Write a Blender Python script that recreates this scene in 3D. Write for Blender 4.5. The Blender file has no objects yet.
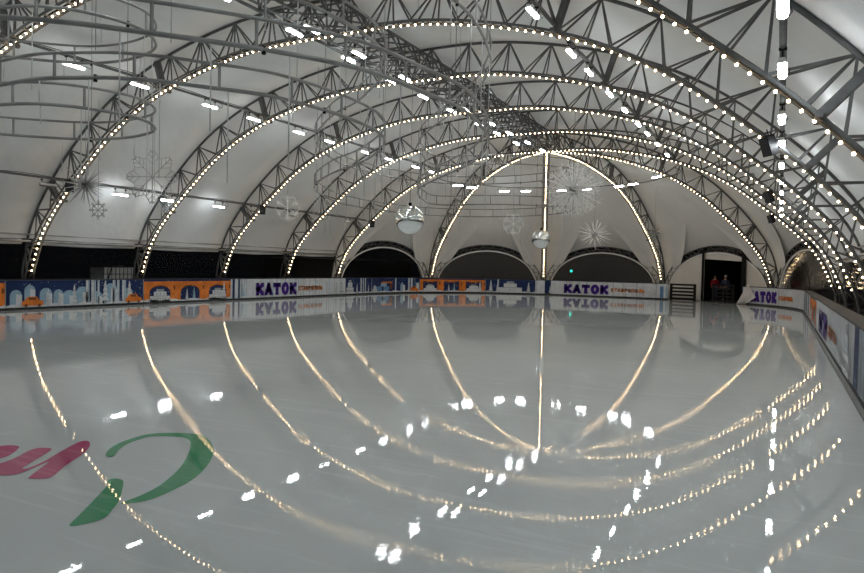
import bpy, math, random
from mathutils import Vector, Matrix
random.seed(7)
sc = bpy.context.scene
COL = sc.collection
PI = math.pi
sin, cos, rad = math.sin, math.cos, math.radians

# ------------------------------------------------------------------ materials
def new_mat(name):
    m = bpy.data.materials.new(name); m.use_nodes = True
    nt = m.node_tree
    b = nt.nodes.get('Principled BSDF')
    return m, nt, b

def mat(name, col, rough=0.6, metal=0.0, noise=0.0, nscale=8.0, emit=None, estr=0.0, bump=0.0, spec=0.5):
    m, nt, b = new_mat(name)
    if name.startswith('print_'): spec = .2
    b.inputs['Base Color'].default_value = (*col, 1)
    b.inputs['Roughness'].default_value = rough
    b.inputs['Metallic'].default_value = metal
    b.inputs['Specular IOR Level'].default_value = spec
    if noise or bump:
        tc = nt.nodes.new('ShaderNodeTexCoord')
        n = nt.nodes.new('ShaderNodeTexNoise'); n.inputs['Scale'].default_value = nscale
        n.inputs['Detail'].default_value = 4
        nt.links.new(tc.outputs['Object'], n.inputs['Vector'])
        if noise:
            r = nt.nodes.new('ShaderNodeValToRGB')
            r.color_ramp.elements[0].position = .3; r.color_ramp.elements[1].position = .7
            r.color_ramp.elements[0].color = (*[c*(1-noise) for c in col], 1)
            r.color_ramp.elements[1].color = (*[min(1, c*(1+noise)) for c in col], 1)
            nt.links.new(n.outputs['Fac'], r.inputs['Fac'])
            nt.links.new(r.outputs['Color'], b.inputs['Base Color'])
        if bump:
            bp = nt.nodes.new('ShaderNodeBump'); bp.inputs['Strength'].default_value = bump
            nt.links.new(n.outputs['Fac'], bp.inputs['Height'])
            nt.links.new(bp.outputs['Normal'], b.inputs['Normal'])
    if emit:
        b.inputs['Emission Color'].default_value = (*emit, 1)
        b.inputs['Emission Strength'].default_value = estr
    return m

M = {}
M['steel'] = mat('galvanised_steel', (.11, .112, .112), .7, .1, .25, 3, spec=.25)
M['steel_pale'] = mat('pale_steel', (.30, .30, .29), .5, .2, .2, 3)
M['band'] = mat('band_tube', (.24, .24, .235), .5, .1, .25, 2.0)
M['black'] = mat('black_plastic', (.008, .008, .009), .6, spec=.15)
M['dead_tube'] = mat('unlit_diffuser', (.16, .16, .16), .4)
M['cable'] = mat('cable_black', (.02, .02, .02), .6)
M['wire'] = mat('wire_grey', (.22, .22, .22), .5)
M['socket'] = mat('bulb_socket', (.015, .015, .015), .5)
M['bulb'] = mat('warm_bulb', (1, .9, .75), .3, emit=(1.0, .70, .40), estr=15.0)
M['tube'] = mat('cool_diffuser', (.9, .95, 1), .4, emit=(.90, .97, 1.0), estr=30.0)
M['mirror'] = mat('mirror_skin', (.86, .90, .90), .03, 1.0, spec=1)
M['white_plastic'] = mat('white_plastic', (.62, .62, .60), .5)
M['icicle'] = mat('icicle_plastic', (.50, .51, .51), .3)
M['flake'] = mat('flake_plastic', (.88, .88, .87), .3)
M['flake_grey'] = mat('flake_grey', (.38, .38, .375), .4)
M['hem'] = mat('rolled_fabric', (.75, .75, .74), .7)
M['dark_rail'] = mat('dark_rail', (.012, .014, .025), .45)
M['brown_cap'] = mat('brown_ledge', (.055, .045, .038), .8, noise=.3, nscale=5)
M['kick'] = mat('kick_strip', (.03, .031, .033), .6, spec=.2)
M['curb'] = mat('curb_grey', (.15, .15, .15), .6)
M['ground'] = mat('outside_ground', (.03, .03, .032), .9, noise=.3, nscale=.6)
M['rubber'] = mat('rubber_floor', (.04, .04, .042), .8, noise=.3, nscale=1.5)
M['crate'] = mat('crate_plastic', (.75, .78, .78), .6)
M['crate_grid'] = mat('crate_grid', (.05, .05, .05), .5)
M['green'] = mat('green_led', (.0, .5, .4), .4, emit=(.02, .9, .7), estr=1.2)
M['wallwhite'] = mat('white_tarp_wall', (.60, .58, .55), .75, noise=.06, nscale=.8)
M['cloth'] = mat('white_cloth', (.62, .60, .58), .8, noise=.08, nscale=3, bump=.2)
# printed colours of the banners
P = {}
P['navy'] = mat('print_navy', (.008, .022, .085), .45, noise=.15, nscale=2)
P['ice'] = mat('print_ice_blue', (.24, .36, .46), .45, noise=.12, nscale=3)
P['blue'] = mat('print_mid_blue', (.10, .20, .36), .45)
P['white'] = mat('print_white', (.56, .58, .60), .45, noise=.10, nscale=4)
P['grey'] = mat('print_grey', (.30, .32, .34), .45, noise=.2, nscale=5)
P['orange'] = mat('print_orange', (.62, .17, .025), .45, noise=.2, nscale=3)
P['brown'] = mat('print_brown', (.16, .05, .015), .45)
P['purple'] = mat('print_purple', (.045, .010, .19), .45)
P['yellow'] = mat('print_snow_dot', (.75, .66, .45), .45)

# membrane
m, nt, b = new_mat('tent_membrane')
tc = nt.nodes.new('ShaderNodeTexCoord')
n1 = nt.nodes.new('ShaderNodeTexNoise'); n1.inputs['Scale'].default_value = .35; n1.inputs['Detail'].default_value = 5
rp = nt.nodes.new('ShaderNodeValToRGB')
rp.color_ramp.elements[0].position = .3; rp.color_ramp.elements[1].position = .75
rp.color_ramp.elements[0].color = (.66, .665, .66, 1); rp.color_ramp.elements[1].color = (.76, .76, .75, 1)
nt.links.new(tc.outputs['Object'], n1.inputs['Vector']); nt.links.new(n1.outputs['Fac'], rp.inputs['Fac'])
nt.links.new(rp.outputs['Color'], b.inputs['Base Color'])
b.inputs['Roughness'].default_value = .9; b.inputs['Specular IOR Level'].default_value = .12
n2 = nt.nodes.new('ShaderNodeTexNoise'); n2.inputs['Scale'].default_value = 1.2; n2.inputs['Detail'].default_value = 2
bp = nt.nodes.new('ShaderNodeBump'); bp.inputs['Strength'].default_value = .25; bp.inputs['Distance'].default_value = .2
nt.links.new(tc.outputs['Object'], n2.inputs['Vector']); nt.links.new(n2.outputs['Fac'], bp.inputs['Height'])
nt.links.new(bp.outputs['Normal'], b.inputs['Normal'])
M['membrane'] = m

# ice: wet, scratched, milky
m, nt, b = new_mat('wet_ice')
tc = nt.nodes.new('ShaderNodeTexCoord')
n1 = nt.nodes.new('ShaderNodeTexNoise'); n1.inputs['Scale'].default_value = .22; n1.inputs['Detail'].default_value = 6
rp = nt.nodes.new('ShaderNodeValToRGB')
rp.color_ramp.elements[0].position = .3; rp.color_ramp.elements[1].position = .7
rp.color_ramp.elements[0].color = (.50, .53, .525, 1); rp.color_ramp.elements[1].color = (.59, .615, .61, 1)
nt.links.new(tc.outputs['Object'], n1.inputs['Vector']); nt.links.new(n1.outputs['Fac'], rp.inputs['Fac'])
# fine skate scratches lighten the ice a little
wv = nt.nodes.new('ShaderNodeTexNoise'); wv.inputs['Scale'].default_value = 1.0; wv.inputs['Detail'].default_value = 7; wv.inputs['Distortion'].default_value = 1.5
mp = nt.nodes.new('ShaderNodeMapping'); mp.inputs['Scale'].default_value = (.5, 7, 1); mp.inputs['Rotation'].default_value = (0, 0, .5)
nt.links.new(tc.outputs['Object'], mp.inputs['Vector']); nt.links.new(mp.outputs['Vector'], wv.inputs['Vector'])
r2 = nt.nodes.new('ShaderNodeValToRGB')
r2.color_ramp.elements[0].position = .58; r2.color_ramp.elements[1].position = .66
r2.color_ramp.elements[0].color = (0, 0, 0, 1); r2.color_ramp.elements[1].color = (.10, .10, .10, 1)
nt.links.new(wv.outputs['Fac'], r2.inputs['Fac'])
mx = nt.nodes.new('ShaderNodeMixRGB'); mx.blend_type = 'ADD'; mx.inputs['Fac'].default_value = .5
nt.links.new(rp.outputs['Color'], mx.inputs['Color1']); nt.links.new(r2.outputs['Color'], mx.inputs['Color2'])
nt.links.new(mx.outputs['Color'], b.inputs['Base Color'])
b.inputs['IOR'].default_value = 1.36
# smooth wet film with frosted patches
n3 = nt.nodes.new('ShaderNodeTexNoise'); n3.inputs['Scale'].default_value = .5; n3.inputs['Detail'].default_value = 5
r3 = nt.nodes.new('ShaderNodeMapRange'); r3.inputs['From Min'].default_value = .35; r3.inputs['From Max'].default_value = .7
r3.inputs['To Min'].default_value = .0; r3.inputs['To Max'].default_value = .012
nt.links.new(tc.outputs['Object'], n3.inputs['Vector']); nt.links.new(n3.outputs['Fac'], r3.inputs['Value'])
nt.links.new(r3.outputs['Result'], b.inputs['Roughness'])
n4 = nt.nodes.new('ShaderNodeTexNoise'); n4.inputs['Scale'].default_value = 26; n4.inputs['Detail'].default_value = 2; n4.inputs['Roughness'].default_value = .5
bp = nt.nodes.new('ShaderNodeBump'); bp.inputs['Distance'].default_value = .0013
n5 = nt.nodes.new('ShaderNodeTexNoise'); n5.inputs['Scale'].default_value = .9; n5.inputs['Detail'].default_value = 4
r5 = nt.nodes.new('ShaderNodeMapRange'); r5.inputs['From Min'].default_value = .40; r5.inputs['From Max'].default_value = .62
r5.inputs['To Min'].default_value = .05; r5.inputs['To Max'].default_value = .27
nt.links.new(tc.outputs['Object'], n5.inputs['Vector']); nt.links.new(n5.outputs['Fac'], r5.inputs['Value']); nt.links.new(r5.outputs['Result'], bp.inputs['Strength'])
nt.links.new(tc.outputs['Object'], n4.inputs['Vector']); nt.links.new(n4.outputs['Fac'], bp.inputs['Height'])
nt.links.new(bp.outputs['Normal'], b.inputs['Normal'])
M['ice'] = m
def paint_mat(name, col):
    m2 = M['ice'].copy(); m2.name = name
    nt2 = m2.node_tree
    for nd in nt2.nodes:
        if nd.type == 'VALTORGB' and nd.color_ramp.elements[0].position < .4:
            nd.color_ramp.elements[0].color = (*[c*.9 for c in col], 1); nd.color_ramp.elements[1].color = (*[c*1.12 for c in col], 1)
    return m2
M['paint_green'] = paint_mat('ice_paint_green', (.06, .29, .14))
M['paint_pink'] = paint_mat('ice_paint_crimson', (.46, .075, .17))

# clear window film
def film(name, tint, milk):
    m = bpy.data.materials.new(name); m.use_nodes = True; nt = m.node_tree
    nt.nodes.clear()
    out = nt.nodes.new('ShaderNodeOutputMaterial')
    tr = nt.nodes.new('ShaderNodeBsdfTransparent'); tr.inputs['Color'].default_value = (*tint, 1)
    df = nt.nodes.new('ShaderNodeBsdfDiffuse'); df.inputs['Color'].default_value = (.5, .5, .48, 1)
    gl = nt.nodes.new('ShaderNodeBsdfGlossy'); gl.inputs['Roughness'].default_value = .12
    tc = nt.nodes.new('ShaderNodeTexCoord'); nz = nt.nodes.new('ShaderNodeTexNoise'); nz.inputs['Scale'].default_value = 2.5
    bp = nt.nodes.new('ShaderNodeBump'); bp.inputs['Strength'].default_value = .4; bp.inputs['Distance'].default_value = .03
    nt.links.new(tc.outputs['Object'], nz.inputs['Vector']); nt.links.new(nz.outputs['Fac'], bp.inputs['Height'])
    nt.links.new(bp.outputs['Normal'], gl.inputs['Normal'])
    m1 = nt.nodes.new('ShaderNodeMixShader'); m1.inputs['Fac'].default_value = milk
    m2 = nt.nodes.new('ShaderNodeMixShader')
    fr = nt.nodes.new('ShaderNodeFresnel'); fr.inputs['IOR'].default_value = 1.18
    nt.links.new(tr.outputs[0], m1.inputs[1]); nt.links.new(df.outputs[0], m1.inputs[2])
    mm = nt.nodes.new('ShaderNodeMath'); mm.operation = 'MULTIPLY'; mm.inputs[1].default_value = .45
    nt.links.new(fr.outputs[0], mm.inputs[0]); nt.links.new(mm.outputs[0], m2.inputs['Fac'])
    nt.links.new(m1.outputs[0], m2.inputs[1]); nt.links.new(gl.outputs[0], m2.inputs[2])
    nt.links.new(m2.outputs[0], out.inputs['Surface'])
    return m
M['film'] = film('clear_window_film', (.92, .92, .92), .006)
M['film_milky'] = film('hazy_window_film', (.6, .6, .6), .11)

# ------------------------------------------------------------------ mesh builder
class MB:
    def __init__(s): s.v = []; s.f = []; s.mi = []; s.sm = []
    def add(s, vs, fs, mi=0, smooth=False):
        o = len(s.v); s.v += [tuple(p) for p in vs]
        for f in fs: s.f.append(tuple(i+o for i in f)); s.mi.append(mi); s.sm.append(smooth)
    def box(s, a, b, mi=0):
        (x0, y0, z0), (x1, y1, z1) = a, b
        s.add([(x0,y0,z0),(x1,y0,z0),(x1,y1,z0),(x0,y1,z0),(x0,y0,z1),(x1,y0,z1),(x1,y1,z1),(x0,y1,z1)],
              [(0,3,2,1),(4,5,6,7),(0,1,5,4),(1,2,6,5),(2,3,7,6),(3,0,4,7)], mi)
    def bar(s, p, q, w, h=None, mi=0, up=None):
        h = h or w
        p = Vector(p); q = Vector(q); d = (q-p)
        if d.length < 1e-6: return
        d.normalize(); u = Vector(up) if up else (Vector((0,0,1)) if abs(d.z) < .95 else Vector((0,1,0)))
        r = d.cross(u).normalized(); u = r.cross(d).normalized()
        vs = []
        for c in (p, q):
            for a, b_ in ((-1,-1),(1,-1),(1,1),(-1,1)): vs.append(c + r*a*w/2 + u*b_*h/2)
        s.add(vs, [(0,1,5,4),(1,2,6,5),(2,3,7,6),(3,0,4,7),(3,2,1,0),(4,5,6,7)], mi)
    def tube(s, pts, r, n=6, mi=0, closed=False, cap=True):
        pts = [Vector(p) for p in pts]; N = len(pts); rings = []
        radii = r if isinstance(r, (list, tuple)) else [r]*N
        prev = None
        for i in range(N):
            if closed: t = pts[(i+1) % N]-pts[i-1]
            else: t = pts[min(i+1, N-1)]-pts[max(i-1, 0)]
            if t.length < 1e-9: t = Vector((0, 0, 1))
            t.normalize()
            ref = Vector((0,0,1)) if abs(t.z) < .97 else Vector((0,1,0))
            a = t.cross(ref).normalized()
            if prev is not None and a.dot(prev) < 0 : a = -a
            prev = a; b_ = a.cross(t)
            rings.append([pts[i] + (a*cos(2*PI*k/n) + b_*sin(2*PI*k/n))*radii[i] for k in range(n)])
        vs = [p for g in rings for p in g]; fs = []
        for i in range(N if closed else N-1):
            j = (i+1) % N
            for k in range(n): fs.append((i*n+k, i*n+(k+1) % n, j*n+(k+1) % n, j*n+k))
        if cap and not closed: fs.append(tuple(range(n))[::-1]); fs.append(tuple((N-1)*n+k for k in range(n)))
        s.add(vs, fs, mi, True)
    def sphere(s, c, r, nu=8, nv=5, mi=0, sz=1.0):
        c = Vector(c); vs = [c+Vector((0,0,r*sz))]
        for j in range(1, nv):
            a = PI*j/nv
            for i in range(nu): vs.append(c+Vector((r*sin(a)*cos(2*PI*i/nu), r*sin(a)*sin(2*PI*i/nu), r*sz*cos(a))))
        vs.append(c-Vector((0,0,r*sz))); fs = []
        for i in range(nu): fs.append((0, 1+i, 1+(i+1) % nu))
        for j in range(nv-2):
            for i in range(nu): fs.append((1+j*nu+i, 1+(j+1)*nu+i, 1+(j+1)*nu+(i+1) % nu, 1+j*nu+(i+1) % nu))
        L = len(vs)-1
        for i in range(nu): fs.append((L, 1+(nv-2)*nu+(i+1) % nu, 1+(nv-2)*nu+i))
        s.add(vs, fs, mi, True)
    def mesh(s, name, mats):
        me = bpy.data.meshes.new(name); me.from_pydata(s.v, [], s.f)
        for m_ in (mats if isinstance(mats, (list, tuple)) else [mats]): me.materials.append(m_)
        me.polygons.foreach_set('material_index', s.mi); me.polygons.foreach_set('use_smooth', s.sm)
        me.update(); return me
    def obj(s, name, mats, parent=None, loc=None):
        o = bpy.data.objects.new(name, s.mesh(name, mats)); COL.objects.link(o)
        if parent: o.parent = parent
        if loc: o.location = loc
        return o

def thing(name, label, cat, loc=(0,0,0), rz=0, group=None):
    o = bpy.data.objects.new(name, None); COL.objects.link(o); o.empty_display_size = .2
    o.location = loc; o.rotation_euler = (0, 0, rz); o['label'] = label; o['category'] = cat
    if group: o['group'] = group
    return o
def tag(o, label, cat, group=None, kind=None):
    o['label'] = label; o['category'] = cat
    if group: o['group'] = group
    if kind: o['kind'] = kind
    return o
def inst(name, me, parent, loc=(0,0,0), rot=None, scale=None):
    o = bpy.data.objects.new(name, me); COL.objects.link(o); o.parent = parent; o.location = loc
    if rot: o.rotation_euler = rot
    if scale: o.scale = scale
    return o
def copy_tree(o, parent=None):
    c = o.copy(); COL.objects.link(c)
    if parent: c.parent = parent
    for ch in list(o.children): copy_tree(ch, c)
    return c
def struct(o): o['kind'] = 'structure'; return o
ORD = ['first','second','third','fourth','fifth','sixth','seventh','eighth','ninth','tenth','eleventh','twelfth','thirteenth',
       'fourteenth','fifteenth','sixteenth','seventeenth','eighteenth','nineteenth','twentieth']

# ------------------------------------------------------------------ arch profile
Y0, S, NB = 11.214, 5.2473, 5
YE = Y0 + S*NB                                 # last full arch, centre of the round end
KN = [(0, 8.71), (3.44, 8.58), (6.89, 7.80), (9.35, 6.68), (11.31, 5.23), (12.79, 3.91), (13.77, 2.75), (14.42, 1.25), (14.62, 0)]
def catmull(kn, t):
    i = min(int(t), len(kn)-2); u = t-i
    A = [(-kn[1][0], kn[1][1])] + kn + [(2*kn[-1][0]-kn[-2][0], 2*kn[-1][1]-kn[-2][1])]
    p0, p1, p2, p3 = A[i:i+4]
    return tuple(.5*(2*b_+(c-a)*u+(2*a-5*b_+4*c-d)*u*u+(3*b_-a-3*c+d)*u**3) for a, b_, c, d in zip(p0, p1, p2, p3))
DEN = [catmull(KN, (len(KN)-1)*k/400) for k in range(401)]
ARC = [0]
for a, b_ in zip(DEN, DEN[1:]): ARC.append(ARC[-1]+math.hypot(b_[0]-a[0], b_[1]-a[1]))
HALF = ARC[-1]
def prof(s):
    """inner chord point and outward normal at arc length s from the apex"""
    s = max(0, min(HALF, s)); lo, hi = 0, 400
    while hi-lo > 1:
        m_ = (lo+hi)//2
        if ARC[m_] <= s: lo = m_
        else: hi = m_
    u = (s-ARC[lo])/(ARC[hi]-ARC[lo])
    x = DEN[lo][0]+(DEN[hi][0]-DEN[lo][0])*u; z = DEN[lo][1]+(DEN[hi][1]-DEN[lo][1])*u
    a = DEN[max(lo-6, 0)]; c = DEN[min(hi+6, 400)]
    tx, tz = c[0]-a[0], c[1]-a[1]
    if lo < 3: tx, tz = 1, 0
    l = math.hypot(tx, tz); tx /= l; tz /= l
    return x, z, -tz, tx           # normal (outwards/up)
def depth(z):
    if z > 6: return 1.03
    u = max(0, z/6); return .38 + .65*(u*u*(3-2*u))**.8
def inner(s, off=0):
    x, z, nx, nz = prof(s); return (x+nx*off, z+nz*off)
def outer(s):
    x, z, nx, nz = prof(s); d = depth(z); return (x+nx*d, z+nz*d)
HG = .17      # half gauge between the two inner chords

def full(fn, n=44):
    pts = [fn(HALF*k/n) for k in range(n+1)]
    return [(-x, z) for x, z in pts[::-1]][:-1] + pts

# straight arch -------------------------------------------------------
NBAY = 13                                      # per half
def sgn_s(s): return (1 if s >= 0 else -1, abs(s))
def P3(fn, s, y, *a):
    g, t = sgn_s(s); x, z = fn(t, *a); return Vector((g*x, y, z))
POSTS = []                                     # arc positions of purlins
for dd in (6.95, 12.55):
    k = min(range(401), key=lambda i: abs(DEN[i][0]-dd)); POSTS.append(ARC[k])

b = MB(); b.bar((0, -HG, 0), (0, HG, 0), .035); RUNG = b.mesh('cross_rung', M['steel'])
def build_arch_parts(parent, lo, hi, half):
    n = 44
    ss = [lo+(hi-lo)*k/(n*(1 if half else 2)) for k in range(n*(1 if half else 2)+1)]
    b = MB(); b.tube([P3(outer, s, 0) for s in ss], .045, 8); b.obj('outer_chord', M['steel'], parent)
    for y in (-HG, HG):
        b = MB(); b.tube([P3(inner, s, y) for s in ss], .035, 8); b.obj('inner_chord', M['steel'], parent)
    tot = hi-lo; nr = int(tot/.47)
    for k in range(nr+1):
        s = lo+tot*k/nr; inst('cross_rung', RUNG, parent, P3(inner, s, 0))
    # bulb batten between the chords
    b = MB(); b.tube([P3(inner, s, 0, .03) for s in ss], .022, 5); b.obj('bulb_batten', M['black'], parent)
    nb = NBAY if half else NBAY*2
    for k in range(nb):
        sa = lo+tot*k/nb; sm = lo+tot*(k+.5)/nb; sb = lo+tot*(k+1)/nb
        for a, y in ((sa, -HG), (sa, HG), (sb, -HG), (sb, HG)):
            o_ = P3(outer, sm, 0); i_ = P3(inner, a, y)
            if abs(a) < .01 and half: i_ = P3(inner, .35, y)
            q = MB(); q.bar(i_, o_, .040); q.obj('strut', M['steel'], parent)
        q = MB(); o_ = P3(outer, sm, 0)
        for y in (-HG, HG): q.bar(P3(inner, sm, y), o_, .036)
        q.obj('lattice_post', M['steel'], parent)
    ps = [s for s in POSTS] if half else [-POSTS[1], -POSTS[0], POSTS[0], POSTS[1]]
    for s in ps:
        q = MB(); a = P3(inner, s, 0); c = P3(outer, s, 0); q.bar(a, c, .14, .22, up=(0, 1, 0))
        q.obj('purlin_post', M['steel'], parent)
        q = MB(); q.bar(a+Vector((0,-.3,0)), a+Vector((0,.3,0)), .10, .10); q.obj('purlin_bracket', M['steel'], parent)
        # wide diagonals at the post, fore and aft
    b = MB(); 
    for g in ((1,) if half else (-1, 1)):
        b.box((g*14.62-.3, -.3, 0), (g*14.62+.55, .3, .06)) if g > 0 else b.box((-15.17, -.3, 0), (-14.32, .3, .06))
    b.obj('base_plate', M['steel'], parent)

names_arch = ['nearest', 'second nearest', 'third', 'fourth', 'fifth', 'sixth and last']
a0 = thing('truss_arch', '', 'arch', (0, Y0, 0), 0, 'steel arches across the hall')
build_arch_parts(a0, -HALF, HALF, False)
arches = [a0]
for k in range(1, NB+1):
    c = copy_tree(a0); c.location = (0, Y0+S*k, 0); arches.append(c)
for k, a in enumerate(arches):
    a['label'] = f'lattice steel arch spanning the whole rink, {names_arch[k]} straight arch from the camera'
FAN = [36, 72, 108, 144]
f0 = thing('arch_rib', '', 'arch', (0, YE, 0), PI-rad(36), 'curved ribs of the round end')
build_arch_parts(f0, .35, HALF, True)
ribs = [f0]
for a in FAN[1:]:
    c = copy_tree(f0); c.rotation_euler = (0, 0, PI-rad(a)); ribs.append(c)
for c, w in zip(ribs, ('leftmost', 'behind the smaller mirror ball', 'third from the left', 'rightmost')):
    c['label'] = f'curved lattice steel rib of the round end, {w}'

# ------------------------------------------------------------------ string lights
b = MB(); b.sphere((0, 0, -.035), .026, 8, 5, 0); b.tube([(0,0,-.01),(0,0,.045)], .02, 6, 1); 
BULB = b.mesh('bulb', [M['bulb'], M['socket']])
CAM = Vector((12.152, 0, 1.852))
def string_lights(loc, rz, lo, hi, label, group, maxn=100):
    t = thing('string_light', label, 'string lights', loc, rz, group)
    n = int((hi-lo)/.235)
    R = Matrix.Rotation(rz, 3, 'Z'); items = []
    for k in range(n+1):
        s = lo+(hi-lo)*k/n; g, a = sgn_s(s); x, z, nx, nz = prof(a)
        p = Vector((g*(x-nx*.035), 0, z-nz*.035)); ang = math.atan2(g*nx, nz)
        w = R @ p + Vector(loc); items.append(((w-CAM).length, p, ang, s))
    items.sort(key=lambda q: q[0])
    for d, p, ang, s in items[:maxn]:
        inst('bulb', BULB, t, p, (0, ang, 0))
    if len(items) > maxn:
        b = MB()
        for d, p, ang, s in items[maxn:]:
            rot = Matrix.Rotation(ang, 3, 'Y'); c = p+rot @ Vector((0, 0, -.035))
            b.sphere(c, .026, 8, 5, 0); b.tube([p+rot @ Vector((0,0,-.01)), p+rot @ Vector((0,0,.045))], .02, 6, 1)
        o = b.obj('bulbs', [M['bulb'], M['socket']], t); o['kind'] = 'stuff'
    b = MB(); m_ = 60
    b.tube([P3(inner, lo+(hi-lo)*k/m_, .05, -.012) for k in range(m_+1)], .008, 4); b.obj('cord', M['cable'], t)
SL = HALF-1.45
for k in range(NB+1):
    string_lights((0, Y0+S*k, 0), 0, -SL, SL, f'string of warm round bulbs along the {names_arch[k]} straight arch from the camera', 'bulb strings on the arches')
for a, w in zip(FAN, ('leftmost', 'second', 'third', 'rightmost')):
    string_lights((0, YE, 0), PI-rad(a), .5, SL, f'string of warm bulbs down the {w} rib of the round end', 'bulb strings on the ribs')

# ------------------------------------------------------------------ membrane
def sag(v): return .28*4*v*(1-v)
def memb_pt(s, y, k0=0):
    x, z, nx, nz = prof(abs(s)); d = depth(z)+.05
    f = (y-Y0)/S; v = f-math.floor(f); d -= sag(v)*min(1, z/6)*min(1, .12+max(0, x-.6)/3)
    g = 1 if s >= 0 else -1
    return (g*(x+nx*d), y, z+nz*d)
EAVE = 2.62
s_e = max(s for s in [HALF*k/300 for k in range(301)] if outer(s)[1] >= EAVE)
b = MB(); YB = Y0-S*5
ny = 10*8; nsx = 64; g = []
for j in range(ny+1):
    y = YB+(YE-YB)*j/ny
    for i in range(nsx+1): g.append(memb_pt(-s_e+2*s_e*i/nsx, y))
W_ = nsx+1
b.add(g, [(j*W_+i, j*W_+i+1, (j+1)*W_+i+1, (j+1)*W_+i) for j in range(ny) for i in range(nsx)], 0, True)
struct(b.obj('ceiling', M['membrane']))

# round end, one fabric gore per bay with a small vault over its window
def rib_pt(ang, s):
    x, z = outer(s); return Vector((-cos(ang)*(x+.05), YE+sin(ang)*(x+.05), z+.05*(1 if z > 5 else 0)))
PEAK = 3.75
def dorm(a0_, a1_, w, inset=0.0, zin=0.0):
    """point of the small window arch between two feet, w in 0..1"""
    r = 14.75-inset
    p = Vector((-cos(a0_)*r, YE+sin(a0_)*r, 0)); q = Vector((-cos(a1_)*r, YE+sin(a1_)*r, 0))
    t = PI*w; c = (p+q)/2; h = (q-p)/2*(1-zin/4.5)
    return c - h*cos(t) + Vector((0, 0, (PEAK-zin)*sin(t)**.82))
gore_mats = M['membrane']
for bi in range(5):
    A0, A1 = rad(36*bi), rad(36*bi+36)
    b = MB(); nu, nv = 24, 30; g = []; s_top = .1; sC = 10.6; vC = (sC-s_top)/(HALF-s_top)
    def Mp(u, v):
        s = s_top+(HALF-s_top)*v; L = rib_pt(A0, s); R_ = rib_pt(A1, s)
        return L.lerp(R_, u)-Vector((0,0,0))
    P0 = Mp(.5, vC)
    def half_w(v):                       # half width of the vault mouth cut out of the gore
        t = max(0, (v-vC)/(1-vC)); return .5*(t**1.25)
    vs_ = [v/nv for v in range(nv+1)]
    for side in (0, 1):
        g = []
        for v in vs_:
            e = .5-half_w(v)
            for i in range(nu+1):
                u = e*i/nu; g.append(Mp(u if side == 0 else 1-u, v))
        W_ = nu+1
        b.add(g, [(j*W_+i, j*W_+i+1, (j+1)*W_+i+1, (j+1)*W_+i) for j in range(nv) for i in range(nu)], 0, True)
    # vault
    g = []; nw, nr = 28, 18
    for i in range(nw+1):
        w = i/nw; B = dorm(A0, A1, w)
        for j in range(nr+1):
            r = j/nr; v = vC+(1-vC)*r
            base = P0.lerp(B, r)
            cl = Mp(.5-half_w(v), v) - P0.lerp(dorm(A0, A1, 0), r)
            cr = Mp(.5+half_w(v), v) - P0.lerp(dorm(A0, A1, 1), r)
            wl = max(0, 1-2.2*w)**2; wr = max(0, 1-2.2*(1-w))**2
            g.append(base+cl*wl+cr*wr)
    W_ = nr+1
    b.add(g, [(i*W_+j, i*W_+j+1, (i+1)*W_+j+1, (i+1)*W_+j) for i in range(nw) for j in range(nr)], 0, True)
    struct(b.obj('ceiling', gore_mats))
    # small lattice arch round the window
    t = thing('window_arch', f'small curved lattice arch over the {("leftmost","second","middle","fourth, gated,","rightmost")[bi]} opening of the round end', 'arch', dorm(A0, A1, 0)*1.0, 0, 'small arches of the round end')
    o0 = dorm(A0, A1, 0)
    N = 34
    def D(w, ins, zi): return dorm(A0, A1, w, ins, zi)-o0
    for (nm, ins, zi, r_, mt) in (('outer_chord', .05, .05, .035, 'steel'), ('inner_chord', .05, .42, .03, 'steel'), ('rear_chord', -.25, .24, .03, 'steel')):
        q = MB(); q.tube([D(k/N, ins, zi) for k in range(N+1)], r_, 6); q.obj(nm, M[mt], t)
    for k in range(N):
        q = MB(); e = (k+1)/N if k % 2 else k/N; f = k/N if k % 2 else (k+1)/N
        q.bar(D(e, .05, .05), D(f, .05, .42), .035); q.bar(D(k/N, .05, .05), D(k/N, -.25, .24), .03); q.bar(D(f, .05, .42), D(e, -.25, .24), .03)
        q.obj('strut', M['steel'], t)
    q = MB(); q.tube([D(k/N, .02, .50) for k in range(N+1)], .055, 6); q.obj('fabric_hem', M['hem'], t)
    # pane or tarp wall
    q = MB()
    if bi != 3:
        vs = [dorm(A0, A1, k/N, .02, .5) for k in range(N+1)]
        q.add(vs, [tuple(range(N+1))]); struct(q.obj(f'window_{bi+1}', M['film_milky'] if bi in (1, 2) else M['film']))
    # dark corner posts by the feet
GA, GB = rad(108), rad(144)

# white tarp wall with the doorway in the fourth bay
pA = dorm(GA, GB, 0, .02, .5); pB = dorm(GA, GB, 1, .02, .5); ax = (pB-pA); LW = ax.length; ax = ax/LW; nrm = Vector((-ax.y, ax.x, 0))
def wallp(l, z, off=0): return Vector((pA.x, pA.y, 0))+ax*l+Vector((0, 0, z))+nrm*off
def arch_z(l):
    w = math.acos(max(-1, min(1, 1-2*l/LW)))/PI; return (PEAK-.5)*sin(PI*w)**.82
d0, d1 = LW*.385, LW*.785; zt0, zt1 = 2.85, 3.08
q = MB(); th = .04
def prism(b, pts, off0, off1, mi=0):
    n = len(pts); vs = [wallp(l, z, off0) for l, z in pts]+[wallp(l, z, off1) for l, z in pts]
    b.add(vs, [tuple(range(n)), tuple(range(n, 2*n))[::-1]]+[(i, n+i, n+(i+1) % n, (i+1) % n) for i in range(n)], mi)
left = [(0.0, 0), (d0, 0), (d0, arch_z(d0))]+[(d0*(1-k/10), arch_z(d0*(1-k/10))) for k in range(1, 10)]
prism(q, left, 0, th)
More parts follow.
